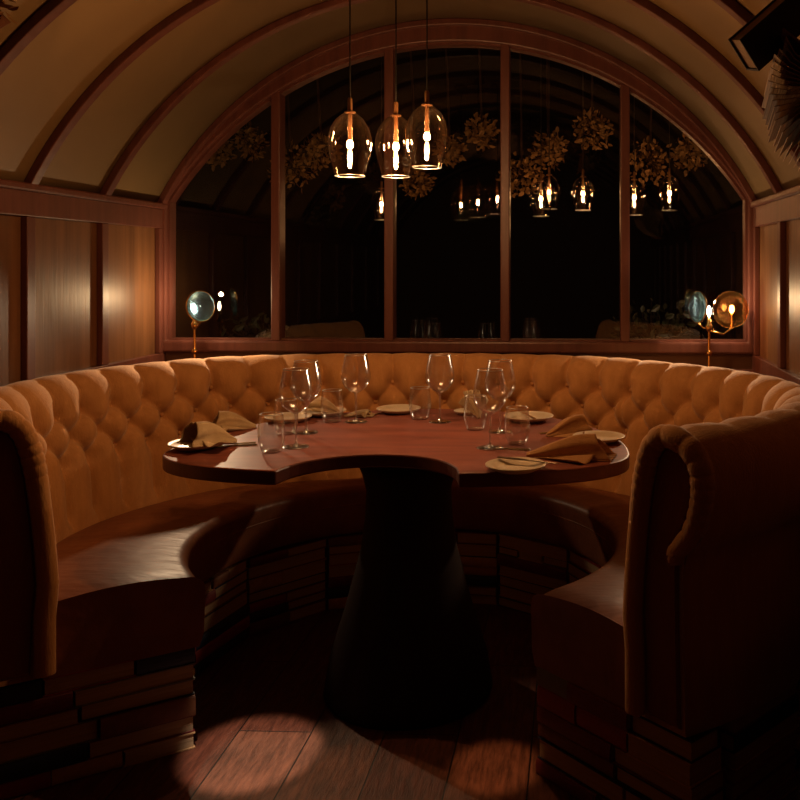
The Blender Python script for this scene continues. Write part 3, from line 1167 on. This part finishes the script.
for i, (x, z, c_) in enumerate(bk_):
    if i == 0:
        continue
    z += .05
    open_book((x, GY - .16 + .05 * math.sin(i * 2.2), z), (rng.uniform(-.5, .5), PI + rng.uniform(-.6, .6), rng.uniform(-1, 1)), .8,
              'open %s book with fanned pages on the garland, %s' % (c_, ['far left', 'second from left', 'third from left', 'fourth from left', 'just left of centre', 'centre', 'just right of centre', 'right of centre', 'rightmost above the aisle'][i]), 60 + i, c_)
# the visible ones at the top right
def basis(ax, ay):
    ax = Vector(ax).normalized()
    ay = Vector(ay)
    ay = (ay - ax * ay.dot(ax)).normalized()
    az_ = ax.cross(ay)
    return Matrix((ax, ay, az_)).transposed().to_euler()
yv = Vector((-.15, -1, .05)); zv = Vector((-.93, .1, -.38)); xv = yv.cross(zv)
open_book((.532, 1.80, 1.60), basis(xv, yv), .98, 'open book with fluttering pages hanging against the right of the vault', 90, 'brown')
x, y, z = cam2w(740, 40, 1.72)
b_ = book((x, y, z), 0, .24, .075, .045, 'black', False, 'dark closed book hanging at an angle in the top right corner', 'open books hung along the ceiling arch')
eu = basis((.74, .12, .66), (.58, .42, -.70))
b_.rotation_euler = eu
b_.location = Vector((x, y, z)) + eu.to_matrix() @ Vector((.12, 0, 0))
def thread(root):
    M_ = Matrix.LocRotScale(root.location, root.rotation_euler, root.scale).inverted()
    p = root.location
    v, f = xf(tube([p, (p.x, p.y, vz(p.x))], .0012, 6), M_)
    mesh_obj('hanging_thread', v, f, M_black, root)
thread(b_)
for o_ in [q for q in COL.objects if q.name.startswith('open_book')]:
    thread(o_)
# the wire the garland hangs on
gw = mesh_obj('garland_wire', *tube([(x, GY, vz(x) - .028) for x in [XL + .05 + (XR - XL - .1) * i / 40 for i in range(41)]], .006, 8), M_black, smooth=True)
tag(gw, 'dark wire arch that carries the books and leaves below the vault', 'wire')

# leaf bunches beyond the glass, standing in for the garland's reflection
VN = [(218, 152, .09, 'top left pane, outer'), (250, 142, .10, 'top left pane, inner'), (292, 168, .14, 'second pane, low at left'), (322, 150, .11, 'second pane, behind the left pendant'),
      (416, 182, .10, 'third pane, low at left'), (450, 150, .09, 'third pane, middle'), (482, 133, .10, 'third pane, high at right'), (522, 175, .14, 'fourth pane, low at left'),
      (548, 150, .12, 'fourth pane, middle'), (592, 132, .12, 'fourth pane, high at right'), (650, 162, .15, 'fifth pane, over the pendants'), (690, 152, .12, 'fifth pane, far right')]
for i, (px, py, rr, lb) in enumerate(VN):
    x, y, z = cam2w(px, py, 4.95)
    r = bunch((x, y, z), rr * .9, 220, 140 + i, name='standin_bunch', mat=M_dry, leaf=.032)
    mesh_obj('stalk', *tube([(0, 0, 0), (0, (4.70 - y) * .5, (2.6 - z) * .6), (0, 4.69 - y, 2.6 - z)], .006, 6), M_ped, r)
    tag(r, 'dried-leaf stand-in beyond the glass for the garland reflection, ' + lb, 'foliage', 'stand-ins for garland reflections in the window')
M_night = pbr('night_leaf', (.016, .020, .008), .5, (.03, .028, .012), (30, 30, 30))
# shrubs outside
for i, (x, y, z, rr) in enumerate([(.36, 4.25, .90, .22), (-1.55, 4.30, .84, .20)]):
    r = bunch((x, y, z), rr, 300, 80 + i, name='garden_shrub', leaf=.045, mat=M_night)
    mesh_obj('trunk', *tube([(0, 0, -z + .3), (0, 0, 0)], .012, 8), M_ped, r)
    tag(r, ['dark shrub outside the rightmost window pane', 'dark shrub outside the leftmost window pane'][i], 'shrub')

# ---------------------------------------------------------------- added spots that brighten the floor patches (unseen, above the aisle)
def spot(loc, target, energy, size_deg, blend, col, label, rad=.02):
    loc, target = Vector(loc), Vector(target)
    d = (target - loc).normalized()
    q = d.to_track_quat('-Z', 'Y')
    r = empty('fill_spot', loc)
    v, f = lathe([(.034, -.005), (.034, .07), (.02, .085), (.006, .09)], 24, False, True)
    o = mesh_obj('housing', v, f, M_black, r)
    o.rotation_euler = q.to_euler()
    solid(o, .002, 1)
    back = -d * .088
    top = Vector((0, 0, vz(loc.x) - loc.z))
    mesh_obj('arm', *tube([back, back.lerp(Vector((0, 0, top.z)), .5), top], .005, 8), M_black, r)
    tag(r, label, 'fill_spot', 'added floor fill spots')
    l = bpy.data.lights.new('fill_spot_light', 'SPOT')
    l.energy = energy
    l.color = col
    l.spot_size = math.radians(size_deg)
    l.spot_blend = blend
    l.shadow_soft_size = rad
    lo = bpy.data.objects.new('fill_spot_light', l)
    COL.objects.link(lo)
    lo.location = loc + d * .01
    lo.rotation_euler = q.to_euler()
spot((-.72, 1.50, 2.10), (-.84, 2.31, 0), 230, 9.6, .35, (1, .80, .62), 'added unseen spotlight on the ceiling left of the aisle, aimed down')
spot((-.30, 1.50, 2.10), (-.20, 2.27, 0), 85, 6.6, .5, (1, .50, .22), 'added unseen spotlight on the ceiling right of the aisle, aimed down')

# ---------------------------------------------------------------- world, camera, view
w = bpy.data.worlds.new('night')
scn.world = w
scn.cycles.transparent_max_bounces = 32
w.use_nodes = True
w.node_tree.nodes['Background'].inputs[0].default_value = (.35, .18, .12, 1)
w.node_tree.nodes['Background'].inputs[1].default_value = .0015
cam = bpy.data.cameras.new('camera')
cam.lens = 36 * 900 / 800
cam.sensor_width = 36
cam.shift_x = (400 - 539) / 800
cam.shift_y = (265 - 400) / 800
cam.clip_start = .01
co = bpy.data.objects.new('camera', cam)
COL.objects.link(co)
co.location = (0, 0, 1.27)
co.rotation_euler = (PI / 2, 0, math.radians(2.291))
scn.camera = co
vs = scn.view_settings
vs.view_transform = 'Standard'
vs.look = 'None'
vs.exposure = .12
vs.gamma = 1
vs.use_curve_mapping = False
